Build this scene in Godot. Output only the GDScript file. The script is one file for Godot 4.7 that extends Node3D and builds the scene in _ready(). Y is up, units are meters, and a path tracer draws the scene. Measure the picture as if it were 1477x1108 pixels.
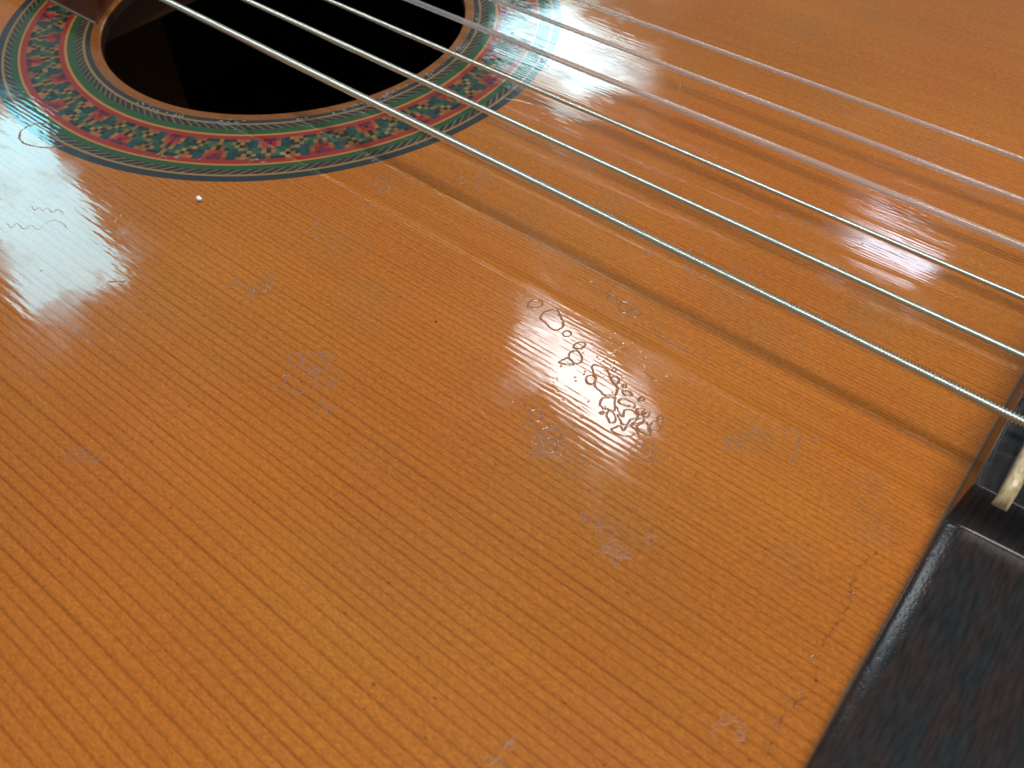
extends Node3D
# A close-up of a worn classical guitar. All lengths below are millimetres; MM turns them into metres.
# x runs along the strings from the soundhole to the bridge, y is up, z runs towards the bass side. The soundhole's centre is the origin.

const MM := 0.001
const TILE := 256.0                       # side of the square of top that one texture covers
const TILE_AT := Vector2(-62.0, -116.0)   # its corner
const SEGMENTS := 720
const HOLE := 42.13
const ROSETTE_IN := 44.4
const ROSETTE_OUT := 64.9
const SADDLE_X := 177.4

var rng := RandomNumberGenerator.new()
var guitar: Node3D
var relief: ImageTexture
var dull: ImageTexture

func _ready():
	rng.seed = 7
	set_view()
	set_lights()
	guitar = Node3D.new()
	guitar.name = "guitar"
	guitar.set_meta("label", "worn amber classical guitar with mosaic rosette, six strings and dark bridge")
	guitar.set_meta("category", "guitar")
	add_child(guitar)
	relief = make_relief()
	dull = make_dullness()
	make_soundboard()
	make_body()
	make_rosette()
	make_fingerboard()
	make_bridge()
	make_strings()

func set_view():
	var cam := Camera3D.new()
	cam.name = "camera"
	add_child(cam)
	cam.position = Vector3(167.111, 100.408, 123.676) * MM
	cam.rotation = Vector3(-0.86429, 0.67765, -0.00711)
	var lens := CameraAttributesPhysical.new()
	lens.frustum_focal_length = 27.367
	lens.frustum_near = 0.005
	lens.frustum_far = 50.0
	lens.frustum_focus_distance = 0.145
	lens.exposure_aperture = 32.0
	cam.attributes = lens
	cam.fov = 47.36
	cam.near = 0.005
	cam.far = 50.0
	cam.current = true
	var env := Environment.new()
	env.background_mode = Environment.BG_COLOR
	env.background_color = Color(0.22, 0.225, 0.228).linear_to_srgb()
	env.tonemap_mode = Environment.TONE_MAPPER_LINEAR
	env.tonemap_exposure = 1.0
	env.sdfgi_enabled = true
	env.ssao_enabled = true
	env.ssil_enabled = true
	var we := WorldEnvironment.new()
	we.name = "environment"
	we.environment = env
	add_child(we)

# A rectangular lamp that faces down: centre and a point on its long axis in metres, size along and across, and how bright its face is.
func lamp(called, centre: Vector3, along: Vector3, size: Vector2, face, tint: Color):
	var l := AreaLight3D.new()
	l.name = called
	l.area_size = size
	l.light_color = tint.linear_to_srgb()
	l.light_energy = face * size.x * size.y / PI
	l.shadow_enabled = true
	l.area_range = 20.0
	add_child(l)
	var down := Vector3(0, -1, 0)
	var ax := (along - down * along.dot(down)).normalized()
	l.transform = Transform3D(Basis(ax, (-down).cross(ax), -down), centre)

func set_lights():
	lamp("key_lamp_over_bridge", Vector3(0.36, 0.70, 0.06), Vector3(1, 0, 0), Vector2(0.60, 0.15), 22.0, Color(1.0, 0.95, 0.86))  # overhead lamp; its low height is set so brightness falls off across the top
	lamp("ceiling_lamp_ahead", Vector3(-0.57, 1.5, -1.06), Vector3(0.92, 0, 0.32), Vector2(0.42, 0.145), 20.0, Color(0.82, 0.95, 1.0))
	lamp("ceiling_lamp_left", Vector3(-2.25, 1.5, -0.62), Vector3(0.94, 0, 0.28), Vector2(1.0, 0.26), 10.0, Color(0.36, 0.86, 1.0))
	lamp("ceiling_lamp_beyond", Vector3(-1.5, 1.5, -2.28), Vector3(0.9, 0, 0.4), Vector2(0.62, 0.34), 13.0, Color(0.60, 0.93, 1.0))
	lamp("ceiling_lamp_right", Vector3(-0.17, 1.5, -1.98), Vector3(1, 0, 0.4), Vector2(0.25, 0.15), 16.0, Color(0.70, 0.82, 1.0))

# ---------------------------------------------------------------- helpers

func part(called, mesh, material, parent = null):
	var o := MeshInstance3D.new()
	o.name = called
	o.mesh = mesh
	o.material_override = material
	(guitar if parent == null else parent).add_child(o, true)
	return o

func uv_of(x, z) -> Vector2:
	return Vector2((x - TILE_AT.x) / TILE, (z - TILE_AT.y) / TILE)

# Commits points (in mm) with their normals and triangles, each triangle turned so that it faces along its normals.
func commit(pos: PackedVector3Array, nor: PackedVector3Array, tri: PackedInt32Array, uv := PackedVector2Array(), tint := PackedColorArray()) -> ArrayMesh:
	for i in range(0, tri.size(), 3):
		var a := tri[i]
		var b := tri[i + 1]
		var c := tri[i + 2]
		if (pos[b] - pos[a]).cross(pos[c] - pos[a]).dot(nor[a] + nor[b] + nor[c]) > 0.0:
			tri[i + 1] = c
			tri[i + 2] = b
	pos = pos.duplicate()
	for i in pos.size():
		pos[i] = pos[i] * MM
	var arrays := []
	arrays.resize(Mesh.ARRAY_MAX)
	arrays[Mesh.ARRAY_VERTEX] = pos
	arrays[Mesh.ARRAY_NORMAL] = nor
	if uv.size():
		arrays[Mesh.ARRAY_TEX_UV] = uv
	if tint.size():
		arrays[Mesh.ARRAY_COLOR] = tint
	arrays[Mesh.ARRAY_INDEX] = tri
	var m := ArrayMesh.new()
	m.add_surface_from_arrays(Mesh.PRIMITIVE_TRIANGLES, arrays)
	return m

# Smooth normals of a grid of rows x cols points, by central differences; "out" picks the side.
func grid_mesh(pos: PackedVector3Array, rows: int, cols: int, inside: Vector3, loop_cols := false, away := true) -> ArrayMesh:
	var nor := PackedVector3Array()
	var uv := PackedVector2Array()
	for r in rows:
		for c in cols:
			var r0 := maxi(r - 1, 0)
			var r1 := mini(r + 1, rows - 1)
			var c0 := posmod(c - 1, cols) if loop_cols else maxi(c - 1, 0)
			var c1 := posmod(c + 1, cols) if loop_cols else mini(c + 1, cols - 1)
			var n := (pos[r1 * cols + c] - pos[r0 * cols + c]).cross(pos[r * cols + c1] - pos[r * cols + c0])
			if n.length() < 1e-9:
				n = Vector3.UP
			n = n.normalized()
			var centre := Vector3(inside.x, inside.y, pos[r * cols + c].z) if is_nan(inside.z) else inside
			if (n.dot(pos[r * cols + c] - centre) < 0.0) == away:
				n = -n
			nor.append(n)
			uv.append(uv_of(pos[r * cols + c].x, pos[r * cols + c].z))
	var tri := PackedInt32Array()
	for r in rows - 1:
		for c in (cols if loop_cols else cols - 1):
			var d := (c + 1) % cols
			tri.append_array([r * cols + c, r * cols + d, (r + 1) * cols + d, r * cols + c, (r + 1) * cols + d, (r + 1) * cols + c])
	return commit(pos, nor, tri, uv)

func noise(freq, seed_, octaves := 3, kind := FastNoiseLite.TYPE_SIMPLEX_SMOOTH) -> FastNoiseLite:
	var n := FastNoiseLite.new()
	n.noise_type = kind
	n.seed = seed_
	n.frequency = freq
	n.fractal_octaves = octaves
	n.fractal_type = FastNoiseLite.FRACTAL_FBM if octaves > 1 else FastNoiseLite.FRACTAL_NONE
	return n

# ---------------------------------------------------------------- the wood's grain

const FINE := 0.02       # mm of one step of the grain profile
const FROM_Z := -130.0
var grain_dark := PackedFloat32Array()
var grain_high := PackedFloat32Array()

func make_grain():
	var steps := 14600
	grain_dark.resize(steps)
	grain_high.resize(steps)
	var z := FROM_Z
	var prev := FROM_Z
	while z < 160.0:
		var gap := lerpf(0.66, 1.5, smoothstep(15.0, 105.0, z)) if z > 0.0 else lerpf(0.66, 0.85, smoothstep(0.0, -60.0, z))
		gap *= rng.randf_range(0.72, 1.3)
		var at := z + gap
		var strong := rng.randf_range(0.68, 1.0)
		var tilt := rng.randf_range(-0.5, 0.5)
		var lift := rng.randf_range(0.35, 1.0)
		for i in range(int((z - FROM_Z) / FINE), mini(int((at - FROM_Z) / FINE), steps)):
			var t := (FROM_Z + i * FINE - z) / gap
			# early wood darkens slowly towards the line of late wood, which ends sharply
			grain_dark[i] = strong * (0.12 * t * t + 0.95 * smoothstep(0.67, 0.93, t) * (1.0 - smoothstep(0.95, 1.0, t)))
			grain_high[i] = lift * (0.5 - 0.5 * cos(TAU * t)) + tilt * 0.25 * sin(TAU * t)
		prev = z
		z = at

const WIDE := 256
const TALL := 2048

func make_albedo() -> ImageTexture:
	var wob := noise(0.011, 3, 2)
	var vary := noise(0.05, 5, 3)
	var broad := noise(0.02, 9, 3)
	var bytes := PackedByteArray()
	bytes.resize(WIDE * TALL * 3)
	var k := 0
	for r in TALL:
		var z := TILE_AT.y + TILE * (r + 0.5) / TALL
		for c in WIDE:
			var x := TILE_AT.x + TILE * (c + 0.5) / WIDE
			var zz := z + 0.55 * wob.get_noise_2d(x * 0.6, z)
			var d := grain_dark[clampi(int((zz - FROM_Z) / FINE), 0, 14599)]
			d *= clampf(0.95 + 0.3 * vary.get_noise_2d(x * 0.55, z * 5.0), 0.1, 1.35)
			var b := 1.0 + 0.17 * broad.get_noise_2d(x * 0.4, z) + 0.08 * vary.get_noise_2d(x * 0.2 + 500.0, z * 9.0)
			var warm := broad.get_noise_2d(x + 300.0, z)
			var rr := lerpf(EARLY.r, LATE.r, d) * b
			var gg := lerpf(EARLY.g, LATE.g, d) * b * (1.0 + 0.12 * warm)
			var bb := lerpf(EARLY.b, LATE.b, d) * b * (1.0 + 0.2 * warm)
			bytes[k] = to_byte(rr)
			bytes[k + 1] = to_byte(gg)
			bytes[k + 2] = to_byte(bb)
			k += 3
	var im := Image.create_from_data(WIDE, TALL, false, Image.FORMAT_RGB8, bytes)
	im.resize(TALL, TALL, Image.INTERPOLATE_CUBIC)
	blush(im)
	return ImageTexture.create_from_image(im)

const EARLY := Color(0.475, 0.153, 0.0175)
const LATE := Color(0.305, 0.083, 0.0085)

func to_byte(v: float) -> int:
	v = clampf(v, 0.0, 1.0)
	v = v * 12.92 if v < 0.0031308 else 1.055 * pow(v, 0.41667) - 0.055
	return int(v * 255.0 + 0.5)

# Milky, greyish patches where the varnish has lifted, dark pits, and the scars' edges, mixed into the colour.
func blush(im: Image):
	var n := noise(0.5, 21, 3)
	var spots := [Vector4(127.5, 62, 5, 0.30), Vector4(139.5, 23.5, 5, 0.3), Vector4(101, 12, 5, 0.28), Vector4(89.5, 25, 6, 0.25), Vector4(149, 9.5, 4.5, 0.3), Vector4(128, 16, 5, 0.3), Vector4(131, 22, 6, 0.25),
		Vector4(120, 35, 7, 0.14), Vector4(147, 43, 4, 0.25), Vector4(166, 47, 4, 0.3), Vector4(163, 40, 3, 0.25), Vector4(141, 68, 5, 0.2), Vector4(84, 57, 6, 0.22), Vector4(72, 50, 5, 0.2), Vector4(107, 79, 5, 0.14), Vector4(160, 58, 4, 0.2),
		Vector4(100, -68, 7, 0.22), Vector4(75, -65, 6, 0.2), Vector4(118, -45, 6, 0.24), Vector4(90, -35, 6, 0.2), Vector4(140, -42, 8, 0.22), Vector4(108, -85, 6, 0.2), Vector4(151, -33, 4, 0.25), Vector4(120, 88, 14, 0.10), Vector4(75, 95, 16, 0.08)]
	for s in spots:
		var c := uv_of(s.x, s.y) * float(TALL)
		var reach := int(s.z * 1.5 / TILE * TALL)
		for yy in range(maxi(int(c.y) - reach, 0), mini(int(c.y) + reach, TALL)):
			for xx in range(maxi(int(c.x) - reach, 0), mini(int(c.x) + reach, TALL)):
				var mmx := xx * TILE / TALL
				var mmy := yy * TILE / TALL
				var d: float = Vector2(xx - c.x, yy - c.y).length() * TILE / TALL / s.z
				var a = s.w * smoothstep(1.3, 0.2, d + 0.9 * n.get_noise_2d(mmx, mmy)) * (0.55 + 0.9 * n.get_noise_2d(mmx * 4.0, mmy * 4.0 + 80.0))
				if a > 0.01 and s.w > 0.0:
					im.set_pixel(xx, yy, im.get_pixel(xx, yy).lerp(Color(0.52, 0.44, 0.45), minf(a * 0.95, 0.5)))

	# the old crack in the varnish along the bridge
	for q in line_through(CRACK, false, 0.1, 0.4):
		var c := uv_of(q.x, q.y) * float(TALL)
		for k in 2:
			var px := int(c.x) + k
			var py := int(c.y)
			im.set_pixel(px, py, im.get_pixel(px, py).lerp(Color(0.34, 0.18, 0.14), 0.38 * smoothstep(-0.45, 0.3, n.get_noise_2d(q.x, q.y))))
	# dark resin specks in the wood
	for i in 260:
		var at := Vector2(rng.randf_range(-60.0, 190.0), rng.randf_range(-112.0, 136.0)) if i else Vector2(95.4, 54.1)
		var c := uv_of(at.x, at.y) * float(TALL)
		var long := rng.randi_range(1, 4) if i else 3
		for k in long:
			for w in (2 if i else 3):
				var px := posmod(int(c.x) + k, TALL)
				var py := posmod(int(c.y) + w, TALL)
				im.set_pixel(px, py, im.get_pixel(px, py).lerp(Color(0.20, 0.09, 0.03), 0.35 if i else 0.8))

# Short pale and dark flecks that cross and follow the grain; multiplies the colour.
func make_flecks() -> ImageTexture:
	var w := 360
	var h := 1024
	var a := noise(0.26, 31, 3).get_seamless_image(w, h)
	var b := noise(0.11, 33, 3).get_seamless_image(w, h)
	a.convert(Image.FORMAT_L8)
	b.convert(Image.FORMAT_L8)
	var pa := a.get_data()
	var pb := b.get_data()
	var bytes := PackedByteArray()
	bytes.resize(w * h)
	for i in w * h:
		var v := 0.88 + 0.19 * (pa[i] / 255.0 - 0.5) + 0.16 * (pb[i] / 255.0 - 0.5)
		bytes[i] = int(clampf(v, 0.0, 1.0) * 255.0)
	var im := Image.create_from_data(w, h, false, Image.FORMAT_L8, bytes)
	im.resize(h, h, Image.INTERPOLATE_CUBIC)
	im.convert(Image.FORMAT_RGB8)
	return ImageTexture.create_from_image(im)

# Where the varnish is clear and where it has gone dull; multiplies the roughness.
func make_dullness() -> ImageTexture:
	var a := noise(0.011, 91, 5).get_image(1024, 1024)
	var b := noise(0.09, 93, 3).get_image(256, 1024)
	a.convert(Image.FORMAT_L8)
	b.convert(Image.FORMAT_L8)
	b.resize(1024, 1024, Image.INTERPOLATE_CUBIC)
	var pa := a.get_data()
	var pb := b.get_data()
	for i in pa.size():
		var v := 0.42 * smoothstep(0.45, 0.85, pa[i] / 255.0) + 0.40 * smoothstep(0.55, 0.95, pb[i] / 255.0)
		pa[i] = int(clampf(0.25 + v, 0.0, 1.0) * 255.0)
	var im := Image.create_from_data(1024, 1024, false, Image.FORMAT_L8, pa)
	im.convert(Image.FORMAT_RGB8)
	return ImageTexture.create_from_image(im)

# ---------------------------------------------------------------- the relief of the varnish (1 = HEIGHT millimetres)

const HEIGHT := 0.10
var field := PackedFloat32Array()

func make_relief() -> ImageTexture:
	make_grain()
	var wob := noise(0.011, 3, 2)
	var vary := noise(0.045, 15, 3)
	var swell := noise(0.03, 17, 2)
	var low := PackedFloat32Array()
	low.resize(WIDE * TALL)
	var k := 0
	for r in TALL:
		var z := TILE_AT.y + TILE * (r + 0.5) / TALL
		for c in WIDE:
			var x := TILE_AT.x + TILE * (c + 0.5) / WIDE
			var zz := z + 0.55 * wob.get_noise_2d(x * 0.6, z)
			var hgt := grain_high[clampi(int((zz - FROM_Z) / FINE), 0, 14599)]
			var amount := clampf(0.6 + 1.3 * vary.get_noise_2d(x * 0.6, z * 1.6), 0.05, 1.4)
			low[k] = 0.3 + RIDGE * hgt * amount + SWELL * swell.get_noise_2d(x * 0.7, z)
			k += 1
	var im := Image.create_from_data(WIDE, TALL, false, Image.FORMAT_RF, low.to_byte_array())
	im.resize(TALL, TALL, Image.INTERPOLATE_CUBIC)
	field = im.get_data().to_float32_array()
	var fa := noise(0.17, 41, 2).get_image(340, TALL)
	fa.convert(Image.FORMAT_L8)
	fa.resize(TALL, TALL, Image.INTERPOLATE_CUBIC)
	var pa := fa.get_data()
	var where := noise(0.02, 43, 3).get_image(512, 512)
	where.convert(Image.FORMAT_L8)
	where.resize(TALL, TALL, Image.INTERPOLATE_CUBIC)
	var pw := where.get_data()
	var share := FIBRE * 2.0 / 255.0 / 255.0
	for i in field.size():
		field[i] += share * pa[i] * pw[i]
	scars()
	im = Image.create_from_data(TALL, TALL, false, Image.FORMAT_RF, field.to_byte_array())
	return ImageTexture.create_from_image(im)

const CRACK := [Vector2(168.1, 49.9), Vector2(167.3, 55.0), Vector2(168.6, 60.0), Vector2(168.2, 66.0), Vector2(169.6, 71.5), Vector2(168.6, 77.0), Vector2(169.5, 84.0)]
const RIDGE := 0.042
const SWELL := 0.35
const FIBRE := 0.032

# Presses a soft round mark of a radius (mm) and height into the field.
func stamp(at: Vector2, radius: float, height: float):
	var c := uv_of(at.x, at.y) * float(TALL)
	var s := radius / TILE * TALL
	var reach := int(ceil(s * 2.2))
	for yy in range(maxi(int(c.y) - reach, 0), mini(int(c.y) + reach + 1, TALL)):
		for xx in range(maxi(int(c.x) - reach, 0), mini(int(c.x) + reach + 1, TALL)):
			var d := (Vector2(xx + 0.5, yy + 0.5) - c).length_squared() / (s * s)
			var v := height * exp(-d)
			var i := yy * TALL + xx
			# marks that cross do not pile up
			if height < 0.0:
				mark[i] = minf(mark.get(i, 0.0), v)
			else:
				mark[i] = maxf(mark.get(i, 0.0), v)

var mark := {}

# Points of a smooth, slightly wandering line through the given ones.
func line_through(pts: Array, closed: bool, step: float, wander: float) -> PackedVector2Array:
	var n := noise(0.9, rng.randi() % 1000, 2)
	var count := pts.size()
	var out := PackedVector2Array()
	for i in (count if closed else count - 1):
		var p0: Vector2 = pts[posmod(i - 1, count)] if closed else pts[maxi(i - 1, 0)]
		var p1: Vector2 = pts[i]
		var p2: Vector2 = pts[(i + 1) % count]
		var p3: Vector2 = pts[(i + 2) % count] if closed else pts[mini(i + 2, count - 1)]
		var bits := maxi(2, int(p1.distance_to(p2) / step))
		for j in bits:
			var q := p1.cubic_interpolate(p2, p0, p3, float(j) / bits)
			out.append(q + wander * Vector2(n.get_noise_2d(q.x, q.y), n.get_noise_2d(q.x + 50.0, q.y)))
	if not closed:
		out.append(pts[count - 1])
	return out

func stroke(pts: Array, closed: bool, width: float, height: float, wander: float):
	for q in line_through(pts, closed, width * 0.5, wander):
		stamp(q, width, height)

# A raised seam of varnish, half as wide as given and so many mm high, whose foot lies just under the surface.
var seam_pos := PackedVector3Array()
var seam_nor := PackedVector3Array()
var seam_uv := PackedVector2Array()
var seam_tri := PackedInt32Array()
var faint_tri := PackedInt32Array()      # the same for seams that have gone dull

func seam(pts: Array, closed: bool, half: float, height: float, wander: float, faint := false):
	var path := line_through(pts, closed, 0.11, wander)
	var n := noise(0.35, rng.randi() % 1000, 2)
	var count := path.size()
	var first := seam_pos.size()
	for i in count:
		var before := path[posmod(i - 1, count)] if closed else path[maxi(i - 1, 0)]
		var after := path[(i + 1) % count] if closed else path[mini(i + 1, count - 1)]
		var side := (after - before).normalized().orthogonal()
		var grow := clampf(1.0 + 0.9 * n.get_noise_2d(path[i].x, path[i].y), 0.35, 1.6)
		if not closed:
			grow *= minf(1.0, 0.15 + 0.12 * mini(i, count - 1 - i))
		var w := half * (0.6 + 0.4 * grow)
		var h := height * grow
		for k in 7:
			var t := (k - 3) / 3.0
			var lift := h * (0.5 + 0.5 * cos(PI * t)) - 0.002
			var slope := h * 0.5 * PI / w * sin(PI * t)
			var q := path[i] + side * (t * w)
			seam_pos.append(Vector3(q.x, lift, q.y))
			seam_nor.append(Vector3(side.x * slope, 1.0, side.y * slope).normalized())
			seam_uv.append(uv_of(q.x, q.y))
	for i in (count if closed else count - 1):
		var a := first + i * 7
		var b := first + ((i + 1) % count) * 7
		for k in 6:
			(faint_tri if faint else seam_tri).append_array([a + k, b + k, b + k + 1, a + k, b + k + 1, a + k + 1])

func scars():
	var loops := [
		[Vector2(108.2, 43.02), Vector2(107.99, 41.44), Vector2(109.12, 39.9), Vector2(109.87, 40.4), Vector2(111.41, 41.36), Vector2(112.1, 42.1), Vector2(112.22, 43.07), Vector2(111.76, 43.85), Vector2(110.7, 43.84), Vector2(109.53, 43.48)],
		[Vector2(113.18, 43.68), Vector2(113.26, 42.88), Vector2(114.07, 42.77), Vector2(114.27, 43.45), Vector2(113.76, 43.95)],
		[Vector2(116.02, 44.65), Vector2(116.29, 43.62), Vector2(117.07, 43.2), Vector2(117.45, 44.03), Vector2(117.04, 44.86), Vector2(116.44, 45.03)],
		[Vector2(116.68, 46.96), Vector2(116.58, 45.83), Vector2(117.41, 45.38), Vector2(118.51, 45.92), Vector2(118.96, 46.75), Vector2(118.46, 47.64), Vector2(117.51, 47.5)],
		[Vector2(116.42, 48.96), Vector2(116.64, 47.69), Vector2(117.33, 47.45), Vector2(118.28, 47.98), Vector2(117.47, 48.62)],
		[Vector2(104.74, 42.02), Vector2(104.87, 40.58), Vector2(106.04, 39.88), Vector2(106.67, 40.72), Vector2(106.36, 41.52), Vector2(105.5, 42.2)],
		[Vector2(120.8, 46.5), Vector2(120.98, 45.97), Vector2(122.33, 45.69), Vector2(123.56, 46.07), Vector2(124.34, 46.81), Vector2(125.72, 47.43), Vector2(126.49, 47.96), Vector2(126.8, 49.02), Vector2(126.27, 49.62), Vector2(125.48, 50.06), Vector2(124.02, 49.72), Vector2(123.24, 49.39), Vector2(122.65, 48.15), Vector2(121.59, 47.44)],
		[Vector2(121.53, 49.32), Vector2(121.49, 48.48), Vector2(122.03, 48.06), Vector2(122.73, 48.46), Vector2(123.07, 49.34), Vector2(122.45, 49.64)],
		[Vector2(124.43, 46.74), Vector2(124.75, 46), Vector2(125.54, 46.25), Vector2(125.82, 46.97), Vector2(125.34, 47.26)],
		[Vector2(123.58, 45.19), Vector2(123.63, 44.76), Vector2(124.07, 44.8), Vector2(124.17, 45.15), Vector2(123.84, 45.37)],
		[Vector2(126.56, 46.96), Vector2(126.7, 46.57), Vector2(127.09, 46.54), Vector2(127.17, 46.86), Vector2(126.86, 47.1)],
		[Vector2(127.26, 47.81), Vector2(127.8, 47.3), Vector2(128.65, 47.37), Vector2(128.67, 47.81), Vector2(128.11, 48.17)],
		[Vector2(129.95, 47.63), Vector2(130.11, 46.96), Vector2(130.61, 47.02), Vector2(130.63, 47.56), Vector2(130.24, 47.87)],
		[Vector2(127.88, 49.82), Vector2(127.99, 49.19), Vector2(128.76, 48.76), Vector2(129.78, 48.69), Vector2(130.31, 48.99), Vector2(129.95, 49.55), Vector2(128.98, 49.87), Vector2(128.29, 50.04)],
		[Vector2(125.87, 51.41), Vector2(125.81, 50.54), Vector2(126.77, 49.78), Vector2(127.37, 49.86), Vector2(128.25, 51.35), Vector2(128.06, 51.86), Vector2(127.3, 51.92), Vector2(127.03, 52.31), Vector2(126.15, 52.1)],
		[Vector2(127.9, 52.88), Vector2(127.83, 52.31), Vector2(128.47, 52.07), Vector2(129.32, 52.65), Vector2(129.66, 53.44), Vector2(129.31, 53.89), Vector2(128.7, 53.67)],
		[Vector2(126.92, 53.3), Vector2(126.98, 52.8), Vector2(127.39, 52.92), Vector2(127.38, 53.38)],
		[Vector2(129.62, 52.41), Vector2(129.23, 52.01), Vector2(129.73, 51.79), Vector2(130.07, 51.7), Vector2(129.48, 50.92), Vector2(129.71, 50.37), Vector2(130.39, 50.01), Vector2(131.14, 50.15), Vector2(131.78, 50.53), Vector2(131.23, 51.67), Vector2(131.27, 52.52), Vector2(130.83, 53.04), Vector2(130.19, 52.67)],
		[Vector2(130.83, 49.49), Vector2(131.06, 49.03), Vector2(131.67, 48.65), Vector2(131.84, 49.23), Vector2(131.77, 49.91), Vector2(131.27, 49.86)],
		[Vector2(132.11, 49.64), Vector2(132.19, 48.96), Vector2(132.7, 48.73), Vector2(132.83, 49.34), Vector2(132.68, 49.91)],
		[Vector2(131.76, 52.48), Vector2(131.91, 51.13), Vector2(132.32, 50.37), Vector2(132.77, 50.46), Vector2(132.65, 51.08), Vector2(132.12, 51.85)],
		[Vector2(130.17, 54.96), Vector2(130.21, 54.06), Vector2(130.73, 53.47), Vector2(131.45, 53.95), Vector2(131.41, 53.12), Vector2(131.84, 52.6), Vector2(132.81, 52.7), Vector2(133.43, 53.25), Vector2(132.14, 54.61)],
		[Vector2(132.52, 52.06), Vector2(133, 50.81), Vector2(133.57, 50.7), Vector2(134.27, 51.38), Vector2(134.94, 52.23), Vector2(133.87, 52.55)],
		[Vector2(133.98, 50.73), Vector2(133.91, 49.82), Vector2(134.46, 49.47), Vector2(135.47, 50.26), Vector2(135.25, 51.12), Vector2(134.59, 51.29)],
		[Vector2(134.01, 48.77), Vector2(134.29, 48.19), Vector2(134.76, 48.53), Vector2(134.69, 49.03)],
		[Vector2(116.85, 33.37), Vector2(116.51, 31.88), Vector2(117.71, 31.19), Vector2(118.79, 31.84), Vector2(118.68, 33.16), Vector2(117.83, 33.84)],
		[Vector2(118.68, 33.65), Vector2(118.47, 32.34), Vector2(119.33, 31.66), Vector2(120.29, 32.38), Vector2(120.18, 33.45)],
		[Vector2(114.22, 32.68), Vector2(114.2, 31.68), Vector2(115.19, 31.41), Vector2(115.42, 32.24)],
		[Vector2(121.93, 61.51), Vector2(122.52, 60.07), Vector2(123.85, 59.4), Vector2(124.87, 59.96), Vector2(125.12, 61.11), Vector2(123.53, 61.41)],
		[Vector2(118.58, 59.78), Vector2(119.07, 58.79), Vector2(120.24, 58.48), Vector2(120.9, 59.56), Vector2(120.03, 60.45)],
		[Vector2(123.32, 62.34), Vector2(124.28, 61.2), Vector2(125.38, 61.67), Vector2(125.71, 63.11), Vector2(124.42, 63.38)],
	]
	var ridges := [
		[Vector2(108.56, 31.18), Vector2(109.15, 31.52), Vector2(110.37, 30.81), Vector2(111.96, 31.13), Vector2(112.97, 31.11), Vector2(113.87, 31.68), Vector2(114.86, 30.91)],
		[Vector2(123.76, 33.28), Vector2(124.47, 34.15), Vector2(126.81, 34.88), Vector2(128.12, 35), Vector2(129.52, 35.28), Vector2(130.11, 35.49)],
		[Vector2(131.5, 35.53), Vector2(131.58, 33.65)],
		[Vector2(133.5, 34.85), Vector2(133.57, 33.44)],
		[Vector2(127.67, 42.53), Vector2(130.58, 42.83)],
		[Vector2(126.88, 49.14), Vector2(127.53, 50.1), Vector2(128.59, 51.08), Vector2(129.98, 51.77)],
		[Vector2(151.53, 38.15), Vector2(152.56, 41.73), Vector2(152.94, 44.17)],
		[Vector2(149.69, 39.92), Vector2(151.02, 38.23)],
		[Vector2(153.42, 38.71), Vector2(154.81, 37.15)],
	]
	var rings := [
		Vector3(84.59, 74.46, 1.49),
		Vector3(85.85, 73.47, 0.85),
		Vector3(87.67, 71.12, 0.97),
		Vector3(90.92, 73.06, 1.05),
		Vector3(88.97, 76.36, 2.51),
		Vector3(93.83, 77.67, 1.43),
		Vector3(88.26, 74.27, 0.73),
		Vector3(92.76, 74.24, 0.62),
		Vector3(85.72, 71.18, 0.65),
		Vector3(85.3, 77.5, 0.84),
		Vector3(66.63, 65.86, 1.39),
		Vector3(69.28, 65.9, 0.92),
		Vector3(67.65, 68.24, 1.04),
		Vector3(65.96, 64.21, 0.7),
		Vector3(63.69, 67.1, 0.82),
		Vector3(63.71, 33.22, 1.82),
		Vector3(67.41, 32.98, 0.9),
		Vector3(65.1, 36.13, 0.77),
		Vector3(73.5, 105, 1.28),
		Vector3(75, 104.88, 0.68),
		Vector3(139.91, 69.6, 1.27),
		Vector3(139.08, 71.57, 0.81),
		Vector3(142.55, 69.48, 1.08),
		Vector3(144.04, 67.65, 0.9),
		Vector3(138.25, 69.58, 0.63),
		Vector3(142.06, 71.16, 0.53),
		Vector3(135.89, 69.42, 0.46),
		Vector3(121.26, 61.75, 1),
		Vector3(123.94, 62.8, 1.38),
		Vector3(125.83, 62.86, 0.88),
		Vector3(122.39, 64.02, 0.79),
		Vector3(124.38, 60.08, 0.7),
		Vector3(124.65, 64.56, 0.79),
		Vector3(128.23, -4.58, 1.49),
		Vector3(126.31, -4.31, 1),
		Vector3(131.06, -4.34, 0.85),
		Vector3(118.48, 13.87, 1.08),
		Vector3(116.14, 16.87, 0.84),
		Vector3(119.87, 18.44, 0.94),
		Vector3(122.6, 19.6, 0.93),
		Vector3(119.87, 20.66, 0.58),
		Vector3(113.77, 17.58, 1.08),
		Vector3(164.47, 80.54, 0.78),
		Vector3(163.93, 81.95, 0.63),
		Vector3(165.65, 81.08, 0.47),
		Vector3(76.68, 18.93, 1.32),
		Vector3(75.26, 23.33, 1.17),
		Vector3(78.12, 22.7, 1.55),
		Vector3(64.3, 49.4, 1.73),
		Vector3(66.95, 49.73, 0.98),
		Vector3(146.17, 100.37, 0.46),
		Vector3(146.3, 99.32, 0.38),
		Vector3(136.59, 54.35, 0.98),
		Vector3(135.77, 55.77, 0.78),
		Vector3(138.39, 54.46, 0.68),
		Vector3(133.61, 55.15, 0.68),
		Vector3(143.82, 45.51, 0.89),
		Vector3(145.98, 45.38, 0.69),
		Vector3(147.11, 41.32, 0.8),
	]
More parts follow.
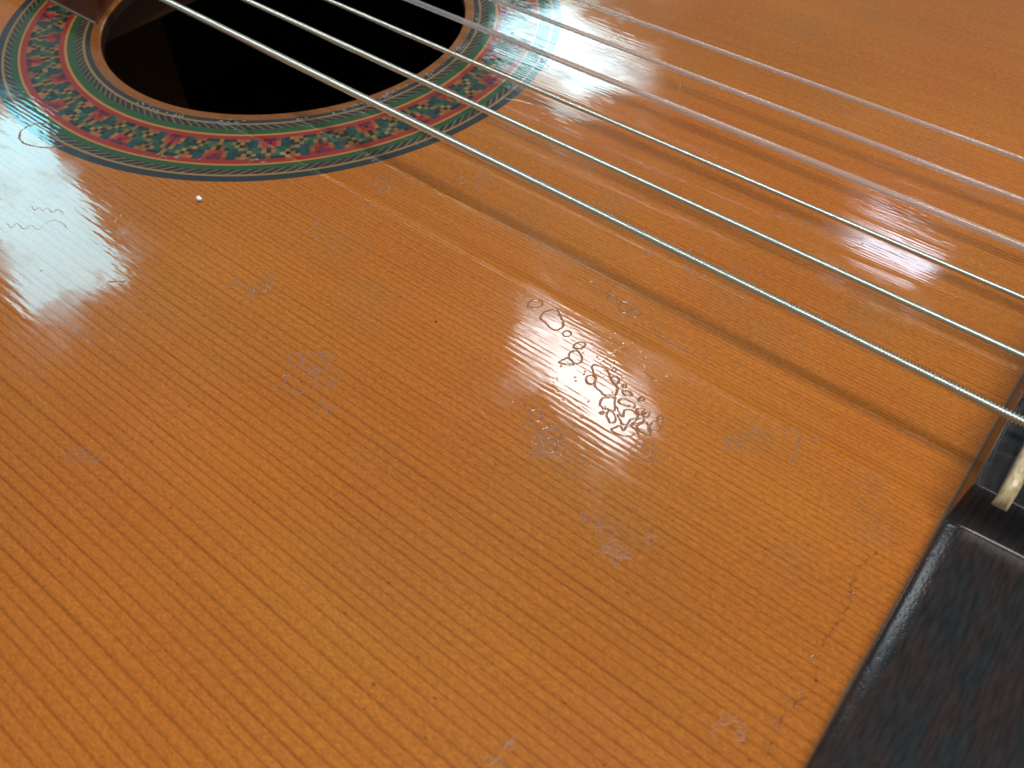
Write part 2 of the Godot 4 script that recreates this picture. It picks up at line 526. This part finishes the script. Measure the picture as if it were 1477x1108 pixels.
	seam([Vector2(-3.7, 60.5), Vector2(-6.0, 63.2), Vector2(-5.3, 66.3), Vector2(-2.0, 67.7), Vector2(2.0, 66.7), Vector2(4.7, 64.6), Vector2(5.6, 62.4)], false, 0.2, 0.045, 0.2)
	seam([Vector2(17.8, 79.0), Vector2(17.8, 78.0), Vector2(19.2, 78.2), Vector2(19.0, 77.3), Vector2(20.5, 77.4), Vector2(20.4, 76.4), Vector2(22.2, 76.6), Vector2(22.4, 75.4), Vector2(24.6, 75.7)], false, 0.08, 0.014, 0.12)
	seam([Vector2(18.1, 83.3), Vector2(20.3, 83.6), Vector2(20.0, 82.3), Vector2(22.4, 82.4), Vector2(22.5, 81.1), Vector2(24.6, 80.9), Vector2(24.1, 79.1), Vector2(24.6, 77.7), Vector2(26.5, 77.2), Vector2(28.5, 77.6)], false, 0.08, 0.014, 0.12)

	for l in loops:
		seam(l, true, 0.19, 0.055, 0.14)
	for l in ridges:
		seam(l, false, 0.15, 0.04, 0.35, l[0].x > 140.0)
	for r in rings + rings:
		r += Vector3(rng.randf_range(-1.2, 1.2), rng.randf_range(-1.2, 1.2), 0)
		var pts := []
		var sides := 9
		var squash := rng.randf_range(0.7, 1.0)
		var turn := rng.randf() * TAU
		for i in sides:
			var a := TAU * i / sides
			pts.append(Vector2(r.x, r.y) + (Vector2(cos(a), squash * sin(a)) * r.z * rng.randf_range(0.8, 1.15)).rotated(turn))
		var whole := rng.randf() < 0.5
		seam(pts if whole else pts.slice(0, rng.randi_range(4, 9)), whole, rng.randf_range(0.08, 0.14), rng.randf_range(0.01, 0.024), 0.5, r.x > 140.0 or rng.randf() < 0.75)
	for i in 14:
		var at := Vector2(168.6 + rng.randf_range(-0.6, 0.6), rng.randf_range(50.0, 84.0))
		seam([at, at + Vector2(rng.randf_range(-0.3, 0.3), rng.randf_range(0.5, 1.4))], false, 0.13, 0.03, 0.2)
	stroke(CRACK, false, 0.1, -0.14, 0.4)
	# fine pits and specks of dust under the varnish, and hair scratches
	for i in 1100:
		stamp(Vector2(rng.randf_range(-60.0, 192.0), rng.randf_range(-114.0, 138.0)), rng.randf_range(0.08, 0.13), rng.randf_range(-0.2, 0.12))
	for i in 36:
		var c := Vector2(rng.randf_range(115.0, 132.0), rng.randf_range(38.0, 56.0))
		stamp(c, rng.randf_range(0.07, 0.13), -0.22)
	for i in 46:
		var p := Vector2(rng.randf_range(20.0, 180.0), rng.randf_range(-100.0, 130.0))
		var d := Vector2.from_angle(rng.randf() * TAU) * rng.randf_range(2.0, 9.0)
		stroke([p, p + d * 0.5 + d.orthogonal() * rng.randf_range(-0.1, 0.1), p + d], false, 0.07, -0.1, 0.2)
	for i in mark:
		field[i] += mark[i]

# ---------------------------------------------------------------- materials

func varnish(tint: Color, rough := 0.19) -> StandardMaterial3D:
	var m := StandardMaterial3D.new()
	m.albedo_color = tint.linear_to_srgb()
	m.roughness = rough
	m.roughness_texture = dull
	m.metallic_specular = 0.5
	m.heightmap_enabled = true
	m.heightmap_texture = relief
	m.heightmap_scale = HEIGHT * 0.1      # centimetres
	m.clearcoat_enabled = true
	m.clearcoat = 0.14
	m.clearcoat_roughness = 0.27
	return m

func plain(tint: Color, rough: float, metal := 0.0) -> StandardMaterial3D:
	var m := StandardMaterial3D.new()
	m.albedo_color = tint.linear_to_srgb()
	m.roughness = rough
	m.metallic = metal
	return m

var wood: StandardMaterial3D

# ---------------------------------------------------------------- soundboard and body

# Half width of the body at x (mm), and so its outline as a list of points.
func outline() -> PackedVector2Array:
	var c := Curve2D.new()
	c.bake_interval = 4.0
	c.add_point(Vector2(-147, 0), Vector2.ZERO, Vector2(0, 60))
	c.add_point(Vector2(-75, 141), Vector2(-45, 0), Vector2(45, 0))
	c.add_point(Vector2(22, 121), Vector2(-35, 0), Vector2(50, 0))
	c.add_point(Vector2(205, 183), Vector2(-75, 0), Vector2(85, 0))
	c.add_point(Vector2(338, 0), Vector2(0, 95), Vector2.ZERO)
	var half := c.get_baked_points()
	var all := PackedVector2Array(half)
	for i in range(half.size() - 2, 0, -1):
		all.append(Vector2(half[i].x, -half[i].y))
	return all

func make_soundboard():
	wood = varnish(Color(1, 1, 1))
	wood.albedo_color = Color.WHITE
	wood.albedo_texture = make_albedo()
	wood.detail_enabled = true
	wood.detail_albedo = make_flecks()
	wood.detail_blend_mode = BaseMaterial3D.BLEND_MODE_MUL
	wood.detail_uv_layer = BaseMaterial3D.DETAIL_UV_2
	wood.uv2_scale = Vector3(TILE / 60.0, TILE / 60.0, 1)
	var rim := outline()
	var rim_tri := PackedInt32Array()
	var pos := PackedVector3Array()
	var nor := PackedVector3Array()
	var tri := PackedInt32Array()
	var uv := PackedVector2Array()
	var rows := [[HOLE, -0.45, 3], [HOLE + 0.06, -0.2, 2], [HOLE + 0.2, -0.06, 1], [HOLE + 0.45, 0.0, 0], [ROSETTE_IN, 0.0, 0], [ROSETTE_OUT, 0.0, 0], [0.0, 0.0, 0], [0.0, -2.6, 0]]
	for s in SEGMENTS:
		var a := TAU * s / SEGMENTS
		var d := Vector2(cos(a), sin(a))
		var far := 60.0
		for i in rim.size():
			var hit = Geometry2D.segment_intersects_segment(Vector2.ZERO, d * 600.0, rim[i], rim[(i + 1) % rim.size()])
			if hit != null:
				far = maxf(far, hit.length())
		for row in rows:
			var r: float = row[0] if row[0] > 0.0 else far
			pos.append(Vector3(d.x * r, row[1], d.y * r))
			var lean: float = row[2] / 3.0
			nor.append(Vector3(-d.x * lean, 1.0 - lean, -d.y * lean).normalized() if row[2] else Vector3.UP)
			uv.append(uv_of(d.x * r, d.y * r))
	var n := rows.size()
	for s in SEGMENTS:
		var t := (s + 1) % SEGMENTS
		for j in n - 2:
			if j == 4:
				continue                     # the channel of the rosette
			(rim_tri if j < 4 else tri).append_array([s * n + j, t * n + j, t * n + j + 1, s * n + j, t * n + j + 1, s * n + j + 1])
	var arrays_mesh := commit(pos, nor, tri, uv)
	# the second layer of texture places is the same as the first
	var arrays := arrays_mesh.surface_get_arrays(0)
	arrays[Mesh.ARRAY_TEX_UV2] = arrays[Mesh.ARRAY_TEX_UV]
	var m := ArrayMesh.new()
	m.add_surface_from_arrays(Mesh.PRIMITIVE_TRIANGLES, arrays)
	var o = part("soundboard", m, wood)
	o.set_meta("label", "amber cedar top with blistered glossy varnish")
	var rim_arrays := commit(pos, nor, rim_tri, uv).surface_get_arrays(0)
	rim_arrays[Mesh.ARRAY_TEX_UV2] = rim_arrays[Mesh.ARRAY_TEX_UV]
	var rim_mesh := ArrayMesh.new()
	rim_mesh.add_surface_from_arrays(Mesh.PRIMITIVE_TRIANGLES, rim_arrays)
	var worn: StandardMaterial3D = wood.duplicate()
	worn.albedo_color = Color(0.58, 0.60, 0.85).linear_to_srgb()
	worn.roughness = 0.32
	part("soundhole_rim", rim_mesh, worn, o)
	var wall_pos := PackedVector3Array()
	for y in [-0.45, -2.6]:
		for s in SEGMENTS:
			wall_pos.append(Vector3(cos(TAU * s / SEGMENTS) * HOLE, y, sin(TAU * s / SEGMENTS) * HOLE))
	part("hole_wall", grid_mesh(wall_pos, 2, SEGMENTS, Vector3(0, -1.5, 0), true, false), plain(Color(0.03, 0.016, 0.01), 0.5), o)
	var seam_arrays := commit(seam_pos, seam_nor, seam_tri, seam_uv).surface_get_arrays(0)
	seam_arrays[Mesh.ARRAY_TEX_UV2] = seam_arrays[Mesh.ARRAY_TEX_UV]
	var seams := ArrayMesh.new()
	seams.add_surface_from_arrays(Mesh.PRIMITIVE_TRIANGLES, seam_arrays)
	var faint_arrays := commit(seam_pos, seam_nor, faint_tri, seam_uv).surface_get_arrays(0)
	var faint := ArrayMesh.new()
	faint.add_surface_from_arrays(Mesh.PRIMITIVE_TRIANGLES, faint_arrays)
	part("dull_seams", faint, plain(Color(0.235, 0.098, 0.045), 0.42), o).set_meta("kind", "stuff")
	part("blister_seams", seams, varnish(Color(0.24, 0.095, 0.035)), o).set_meta("kind", "stuff")

func make_body():
	var rim := outline()
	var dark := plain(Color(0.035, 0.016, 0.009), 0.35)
	var pos := PackedVector3Array()
	for y in [0.0, -97.0]:
		for p in rim:
			pos.append(Vector3(p.x, y, p.y))
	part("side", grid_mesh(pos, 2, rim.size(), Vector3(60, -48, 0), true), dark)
	var poly := PackedVector3Array()
	var nor := PackedVector3Array()
	for p in rim:
		poly.append(Vector3(p.x, -97, p.y))
		nor.append(Vector3.DOWN)
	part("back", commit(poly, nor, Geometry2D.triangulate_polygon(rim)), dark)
	# the block inside that carries the neck, and the bar under the top beside the hole
	var pale := plain(Color(0.20, 0.10, 0.045), 0.7)
	var block := BoxMesh.new()
	block.size = Vector3(24, 90, 62) * MM
	var b = part("neck_block", block, pale)
	b.position = Vector3(-126, -49, 0) * MM
	for x in [-58.0, 62.0]:
		var bar := BoxMesh.new()
		bar.size = Vector3(8, 14, 190) * MM
		var o = part("brace", bar, pale)
		o.position = Vector3(x, -9.7, 0) * MM

# ---------------------------------------------------------------- rosette

func ring(parent, called, r0, r1, material):
	var pos := PackedVector3Array()
	var nor := PackedVector3Array()
	var uv := PackedVector2Array()
	var tri := PackedInt32Array()
	for s in SEGMENTS:
		var a := TAU * s / SEGMENTS
		for r in [r0, r1]:
			pos.append(Vector3(cos(a) * r, 0, sin(a) * r))
			nor.append(Vector3.UP)
			uv.append(uv_of(cos(a) * r, sin(a) * r))
		var t := (s + 1) % SEGMENTS
		tri.append_array([s * 2, t * 2, t * 2 + 1, s * 2, t * 2 + 1, s * 2 + 1])
	return part(called, commit(pos, nor, tri, uv), material, parent)

# Cells between two radii, each of its own colour. shear turns them into slanted pieces; colour_of(column, row) gives the colour.
func tiles(parent, called, radii: Array, columns: int, offset: float, shear: float, colour_of: Callable, material):
	var pos := PackedVector3Array()
	var nor := PackedVector3Array()
	var uv := PackedVector2Array()
	var tri := PackedInt32Array()
	var tint := PackedColorArray()
	for row in radii.size() - 1:
		for c in columns:
			var col: Color = tile_colour(colour_of, c, row)
			var first := pos.size()
			for k in 4:
				var outer := k >= 2
				var r: float = radii[row + 1] if outer else radii[row]
				var a := offset + TAU * (c + float(k % 2) + (shear if outer else 0.0)) / columns
				pos.append(Vector3(cos(a) * r, 0, sin(a) * r))
				nor.append(Vector3.UP)
				uv.append(uv_of(cos(a) * r, sin(a) * r))
				tint.append(col)
			tri.append_array([first, first + 1, first + 3, first, first + 3, first + 2])
	var o = part(called, commit(pos, nor, tri, uv, tint), material, parent)
	o.set_meta("kind", "stuff")
	return o

func tile_colour(f: Callable, c: int, row: int) -> Color:
	return f.call(c, row)

# The flower and leaf of the mosaic: half a repeat, eleven columns of seven tiles from the inside out. The other half is the same upside down.
const FLOWER := ["OYKKRPP", "KGOORRP", "KGGBOOR", "KYGGBBB", "OKYGBBB", "OOKYBKO"]

func mosaic_colour(c: int, row: int) -> Color:
	var half := (c / 11) % 2
	var d := c % 11
	var flip := half == 1
	if d > 5:
		d = 11 - d
		flip = not flip
	var key: String = FLOWER[d][6 - row if flip else row]
	var col: Color = {"O": Color(0.21, 0.085, 0.027), "Y": Color(0.18, 0.115, 0.038), "K": Color(0.016, 0.022, 0.022), "R": Color(0.23, 0.018, 0.018), "P": Color(0.075, 0.014, 0.03), "G": Color(0.018, 0.066, 0.038), "B": Color(0.013, 0.042, 0.044)}[key]
	return col * rng.randf_range(0.6, 1.25)

func rope_colour(c: int, _row: int) -> Color:
	return (Color(0.15, 0.09, 0.038) if c % 4 == 0 else Color(0.018, 0.026, 0.028)) * rng.randf_range(0.75, 1.15)

# Scraps of lifted varnish along the inner rings, and one crumb that lies on the top.
func make_flakes():
	var pos := PackedVector3Array()
	var nor := PackedVector3Array()
	var tri := PackedInt32Array()
	for spot in [[81, 45.2, 5, 20], [71, 45.6, 4, 16], [57, 45.6, 4, 34], [39, 45.8, 2, 6], [24, 45.0, 5, 26], [14, 44.4, 4, 24], [0, 44.4, 6, 22], [-18, 44.6, 6, 30], [-34, 45.0, 5, 24], [48, 58.6, 2, 8], [65, 58.8, 4, 10]]:
		for i in spot[3]:
			var a := deg_to_rad(spot[0] + rng.randfn() * spot[2] * 0.6)
			var r: float = spot[1] + rng.randfn() * 0.55
			var c := Vector3(cos(a) * r, rng.randf_range(0.03, 0.07), sin(a) * r)
			var size := rng.randf_range(0.12, 0.42)
			var turn := rng.randf() * TAU
			var first := pos.size()
			for k in 6:
				var q := Vector2.from_angle(turn + TAU * k / 6.0) * size * rng.randf_range(0.35, 1.0)
				q = Vector2(q.x * 1.7, q.y).rotated(-a)
				pos.append(c + Vector3(q.x, rng.randf_range(-0.06, 0.08), q.y))
				nor.append(Vector3(rng.randf_range(-0.5, 0.5), 1, rng.randf_range(-0.5, 0.5)).normalized())
			for k in 4:
				tri.append_array([first, first + k + 1, first + k + 2])
	part("lifted_varnish", commit(pos, nor, tri), plain(Color(0.15, 0.17, 0.16), 0.25)).set_meta("kind", "stuff")
	var ball := PackedVector3Array()
	var n := noise(1.1, 81, 2)
	for i in 9:
		for j in 12:
			var la := PI * i / 8.0
			var lo := TAU * j / 12.0
			var d := Vector3(sin(la) * cos(lo), cos(la), sin(la) * sin(lo))
			ball.append(d * (0.55 + 0.35 * n.get_noise_3dv(d * 1.4)) * Vector3(1.25, 0.8, 0.9) + Vector3(0, 0.4, 0))
	var crumb := MeshInstance3D.new()
	crumb.name = "crumb"
	crumb.mesh = grid_mesh(ball, 9, 12, Vector3(0, 0.4, 0), true)
	crumb.material_override = plain(Color(0.78, 0.76, 0.74), 0.5)
	crumb.position = Vector3(40.5, 0, 57.8) * MM
	crumb.set_meta("label", "tiny white crumb lying on the amber guitar top below the rosette")
	crumb.set_meta("category", "crumb")
	add_child(crumb)

func make_rosette():
	make_flakes()
	var r := Node3D.new()
	r.name = "rosette"
	guitar.add_child(r)
	r.set_meta("label", "wooden mosaic rosette of red flowers and green leaves round the soundhole")
	var black := varnish(Color(0.018, 0.026, 0.03))
	var ochre := varnish(Color(0.22, 0.13, 0.05))
	var gold := varnish(Color(0.33, 0.145, 0.035))
	var green := varnish(Color(0.018, 0.062, 0.024))
	var red := varnish(Color(0.21, 0.02, 0.016))
	var many := varnish(Color(1, 1, 1))
	many.vertex_color_use_as_albedo = true
	for m in [black, ochre, gold, green, red, many]:
		m.heightmap_scale *= 1.9
	ring(r, "black_ring", 44.4, 45.5, black)
	ring(r, "ochre_ring", 45.5, 46.05, ochre)
	tiles(r, "rope_ring", [46.05, 47.7], 640, 0.0, -4.4, rope_colour, many)
	ring(r, "green_ring", 47.7, 49.4, green)
	ring(r, "gold_ring", 49.4, 50.0, gold)
	ring(r, "red_ring", 50.0, 51.1, red)
	var radii := []
	for i in 8:
		radii.append(51.1 + 6.9 * i / 7.0)
	tiles(r, "mosaic", radii, 374, deg_to_rad(56.16) - TAU * 0.5 / 374.0, 0.0, mosaic_colour, many)
	ring(r, "red_ring", 58.0, 59.3, red)
	ring(r, "gold_ring", 59.3, 59.8, gold)
	ring(r, "green_ring", 59.8, 61.15, green)
	tiles(r, "rope_ring", [61.15, 62.65], 720, 0.0, 4.6, rope_colour, many)
	ring(r, "ochre_ring", 62.65, 63.2, ochre)
	ring(r, "black_ring", 63.2, 64.9, black)

# ---------------------------------------------------------------- fingerboard

func box(called, lo: Vector3, hi: Vector3, material, parent = null):
	var b := BoxMesh.new()
	b.size = (hi - lo) * MM
	var o = part(called, b, material, parent)
	o.position = (lo + hi) * 0.5 * MM
	return o

func make_fingerboard():
	var brown := plain(Color(0.12, 0.035, 0.016), 0.3)
	# its end follows the soundhole's edge
	var shape := PackedVector2Array([Vector2(-190, -30.7)])
	for i in 25:
		var a := lerpf(-1.0, 1.0, i / 24.0) * asin(30.7 / 43.4)
		shape.append(Vector2(-cos(a) * 43.4, sin(a) * 43.4))
	shape.append(Vector2(-190, 30.7))
	var solid := CSGPolygon3D.new()
	solid.name = "fingerboard"
	solid.polygon = shape
	for i in shape.size():
		shape[i] *= MM
	solid.polygon = shape
	solid.depth = 6.5 * MM
	solid.material = brown
	guitar.add_child(solid)
	solid.rotation.x = PI / 2
	solid.position.y = 0.05 * MM
	box("glue_line", Vector3(-146, 0, 30.7), Vector3(-31.2, 0.45, 31.1), plain(Color(0.20, 0.17, 0.15), 0.5))
	for x in [-51.8, -65.4]:
		var f = box("fret", Vector3(x - 1, 6.6, -30.5), Vector3(x + 1, 7.6, 30.5), plain(Color(0.7, 0.69, 0.66), 0.25, 1.0))

# ---------------------------------------------------------------- bridge

func bridge_section(z: float) -> Array:
	# profiles from the front edge to the back, of the block that carries the strings and of the wings
	var block := [[173.0, 0.0], [173.05, 1.0], [173.2, 4.0], [173.45, 6.9], [173.65, 7.9], [174.15, 8.35], [176.4, 8.45], [182.0, 8.5], [184.6, 8.3], [185.4, 5.5], [189.4, 5.3], [190.0, 9.3], [191.0, 9.8], [199.6, 9.8], [200.6, 9.2], [201.0, 0.0]]
	var wing := [[173.0, 0.0], [173.02, 1.2], [173.07, 2.0], [173.3, 2.3], [174.0, 2.55], [175.2, 2.8], [177.0, 2.98], [182.0, 3.22], [184.6, 3.3], [186.0, 3.32], [189.4, 3.3], [191.5, 3.25], [194.5, 3.1], [198.0, 3.0], [200.4, 1.6], [201.0, 0.0]]
	var w := pow(smoothstep(43.0, 39.2, absf(z)), 2.6)
	var thin := lerpf(1.0, 0.72, smoothstep(45.0, 95.0, absf(z)))
	var out := []
	for i in block.size():
		out.append(Vector3(lerpf(wing[i][0], block[i][0], w), lerpf(wing[i][1] * thin, block[i][1], w), z))
	var fine := []
	for i in out.size() - 1:
		for k in 4:
			fine.append(out[i].cubic_interpolate(out[i + 1], out[maxi(i - 1, 0)], out[mini(i + 2, out.size() - 1)], k / 4.0))
	fine.append(out[-1])
	return fine

func make_bridge():
	var ebony := StandardMaterial3D.new()
	var im := Image.create_empty(512, 512, false, Image.FORMAT_RGB8)
	var a := noise(0.02, 61, 4)
	var b := noise(0.11, 63, 3)
	for y in 512:
		for x in 512:
			var v := 0.5 + 0.9 * a.get_noise_2d(x * 1.3, y * 0.4)
			var s := 0.5 + 0.8 * b.get_noise_2d(x * 2.0, y * 0.25)
			var t := clampf(v, 0.0, 1.0)
			im.set_pixel(x, y, Color(lerpf(0.011, 0.021, t) * (0.6 + 0.8 * s), lerpf(0.0145, 0.014, t) * (0.6 + 0.8 * s), lerpf(0.018, 0.013, t) * (0.6 + 0.8 * s)).linear_to_srgb())
	ebony.albedo_texture = ImageTexture.create_from_image(im)
	ebony.uv1_scale = Vector3(4, 4, 1)
	ebony.roughness = 0.2
	ebony.metallic_specular = 0.4
	var bump := Image.create_empty(512, 512, false, Image.FORMAT_RF)
	for y in 512:
		for x in 512:
			bump.set_pixel(x, y, Color(0.5 + 0.25 * b.get_noise_2d(x * 2.0, y * 0.5 + 40.0) + 0.25 * a.get_noise_2d(x * 1.0, y * 1.0) - (0.6 if b.get_noise_2d(x * 3.0 + 900.0, y * 0.7) > 0.42 else 0.0), 0, 0))
	ebony.heightmap_enabled = true
	ebony.heightmap_texture = ImageTexture.create_from_image(bump)
	ebony.heightmap_scale = 0.0022
	var zs := []
	for z in [-95.0, -94.6, -94.0, -80.0, -60.0, -46.0, -44.0]:
		zs.append(z)
	for i in 52:
		zs.append(-43.1 + 4.3 * i / 51.0)
	zs.append(0.0)
	var back := zs.duplicate()
	back.reverse()
	for z in back.slice(1):
		zs.append(-z)
	var pos := PackedVector3Array()
	var cols := 0
	for z in zs:
		var sec := bridge_section(z)
		cols = sec.size()
		for p in sec:
			if absf(z) == 95.0:
				p.y = 0.0
			pos.append(p)
	var o = part("bridge", grid_mesh(pos, zs.size(), cols, Vector3(187, -6, NAN)), ebony)
	o.set_meta("label", "dark bridge with lower rounded wing")
	# the saddle: a bone strip, rounded over at its end
	var bone := plain(Color.WHITE, 0.32)
	var stain := Image.create_empty(256, 256, false, Image.FORMAT_RGB8)
	for y in 256:
		for x in 256:
			var v := clampf(0.5 + 0.8 * a.get_noise_2d(x * 2.2, y * 2.2) + 0.35 * b.get_noise_2d(x * 1.0, y * 1.0), 0.0, 1.0)
			stain.set_pixel(x, y, Color(lerpf(0.30, 0.55, v), lerpf(0.23, 0.47, v), lerpf(0.12, 0.30, v)).linear_to_srgb())
	bone.albedo_texture = ImageTexture.create_from_image(stain)
	bone.uv1_scale = Vector3(26, 12, 1)
	var spos := PackedVector3Array()
	var count := 0
	var places := [0.0, 0.03, 0.12, 0.35, 0.8, 1.5, 2.4, 3.4, 8.0, 20.0, 36.0]
	for i in 22:
		var d: float = places[i] if i < 11 else places[21 - i]
		var z := (-39.95 + d) if i < 11 else (39.95 - d)
		var t := clampf((absf(z) - 36.3) / 3.65, 0.0, 1.0)
		var top := 10.75 - 2.9 * (1.0 - sqrt(maxf(0.0, 1.0 - t * t)))
		var sec := [[-0.95, 6.2], [-0.95, top - 1.0], [-0.85, top - 0.5], [-0.55, top - 0.14], [0.0, top], [0.55, top - 0.14], [0.85, top - 0.5], [0.95, top - 1.0], [0.95, 6.2]]
		count = sec.size()
		for q in sec:
			spos.append(Vector3(SADDLE_X + q[0], q[1], z))
	part("saddle", grid_mesh(spos, 22, count, Vector3(SADDLE_X, 6, NAN)), bone, o)
	var cap := PackedVector3Array()
	var ends := PackedVector3Array()
	for i in count:
		cap.append(spos[21 * count + i] + Vector3(0, 0, 0.001))
		ends.append(Vector3(0, 0, 1))
	var tri := PackedInt32Array()
	for i in count - 2:
		tri.append_array([0, i + 1, i + 2])
	part("saddle_end", commit(cap, ends, tri), bone, o)
	# a line of old glue and dust along the bridge's front edge
	var dust := plain(Color(0.13, 0.085, 0.055), 0.6)
	var line := PackedVector3Array()
	var n := noise(0.07, 71, 3)
	for i in 400:
		var z := -94.0 + 188.0 * i / 399.0
		var wide := 0.2 + 0.2 * n.get_noise_1d(z)
		for q in [[0.25, 0.42], [0.0, 0.36], [-0.6, 0.14], [-1.0, 0.0]]:
			line.append(Vector3(173.0 + q[0] * wide, q[1] * wide, z))
	part("glue_line", grid_mesh(line, 400, 4, Vector3(173.6, -3, NAN)), dust, o)

# ---------------------------------------------------------------- strings

func string_at(i: int, x: float) -> Vector3:
	var z := (2.5 - i) * (11.5226 - (170.2357 - x) * (11.5226 - 8.7944) / 650.0)
	if x <= SADDLE_X:
		return Vector3(x, 11.46 + (170.2357 - x) * 0.0047, z)
	return Vector3(x, 11.42 - (x - SADDLE_X) * 0.38, z)

# A tube along the string. pitch > 0 winds it: the wire's turns are a ripple that runs round it as a helix.
func tube(i: int, radius: float, pitch: float, depth: float, around: int, per_turn: int) -> ArrayMesh:
	var from := -176.0
	var to := 190.2
	var rows := int((to - from) / pitch * per_turn) if pitch > 0.0 else 180
	var pos := PackedVector3Array()
	var nor := PackedVector3Array()
	var tri := PackedInt32Array()
	pos.resize((rows + 1) * around)
	nor.resize((rows + 1) * around)
	tri.resize(rows * around * 6)
	var dir := (string_at(i, 1.0) - string_at(i, 0.0)).normalized()
	var side := dir.cross(Vector3.UP).normalized()
	var up := side.cross(dir)
	var k := 0
	var q := 0
	for r in rows + 1:
		var x := from + (to - from) * r / rows
		var c := string_at(i, x)
		for a in around:
			var th := TAU * a / around
			var out := side * cos(th) + up * sin(th)
			if pitch > 0.0:
				var ph := TAU * (x / pitch) - th
				var slope := -depth * sin(ph) * TAU / pitch
				pos[k] = c + out * (radius - depth + depth * cos(ph))
				nor[k] = (out - dir * slope).normalized()
			else:
				pos[k] = c + out * radius
				nor[k] = out
			if r < rows:
				var b := r * around + (a + 1) % around
				tri[q] = k
				tri[q + 1] = b
				tri[q + 2] = b + around
				tri[q + 3] = k
				tri[q + 4] = b + around
				tri[q + 5] = k + around
				q += 6
			k += 1
	return commit(pos, nor, tri)

func make_strings():
	var silver := plain(Color(0.66, 0.71, 0.66), 0.27, 1.0)
	var nylon := StandardMaterial3D.new()
	nylon.albedo_color = Color(0.96, 0.96, 0.97, 0.17)
	nylon.roughness = 0.09
	nylon.refraction_enabled = true
	nylon.refraction_scale = 0.05
	nylon.transparency = BaseMaterial3D.TRANSPARENCY_ALPHA
	var what := ["thickest silver wound bass string", "middle silver wound bass string", "thinnest silver wound bass string", "thickest clear nylon treble string", "middle clear nylon treble string", "thinnest clear nylon treble string"]
	var wide := [0.74, 0.60, 0.49, 0.57, 0.46, 0.39]
	var pitch := [0.50, 0.32, 0.24, 0.0, 0.0, 0.0]
	var depth := [0.13, 0.08, 0.05, 0.0, 0.0, 0.0]
	for i in 6:
		var m := tube(i, wide[i], pitch[i], depth[i], 12 if i < 3 else 20, 7 if i == 0 else 6)
		var o = part("wound_string" if i < 3 else "nylon_string", m, silver if i < 3 else nylon)
		o.set_meta("label", what[i])
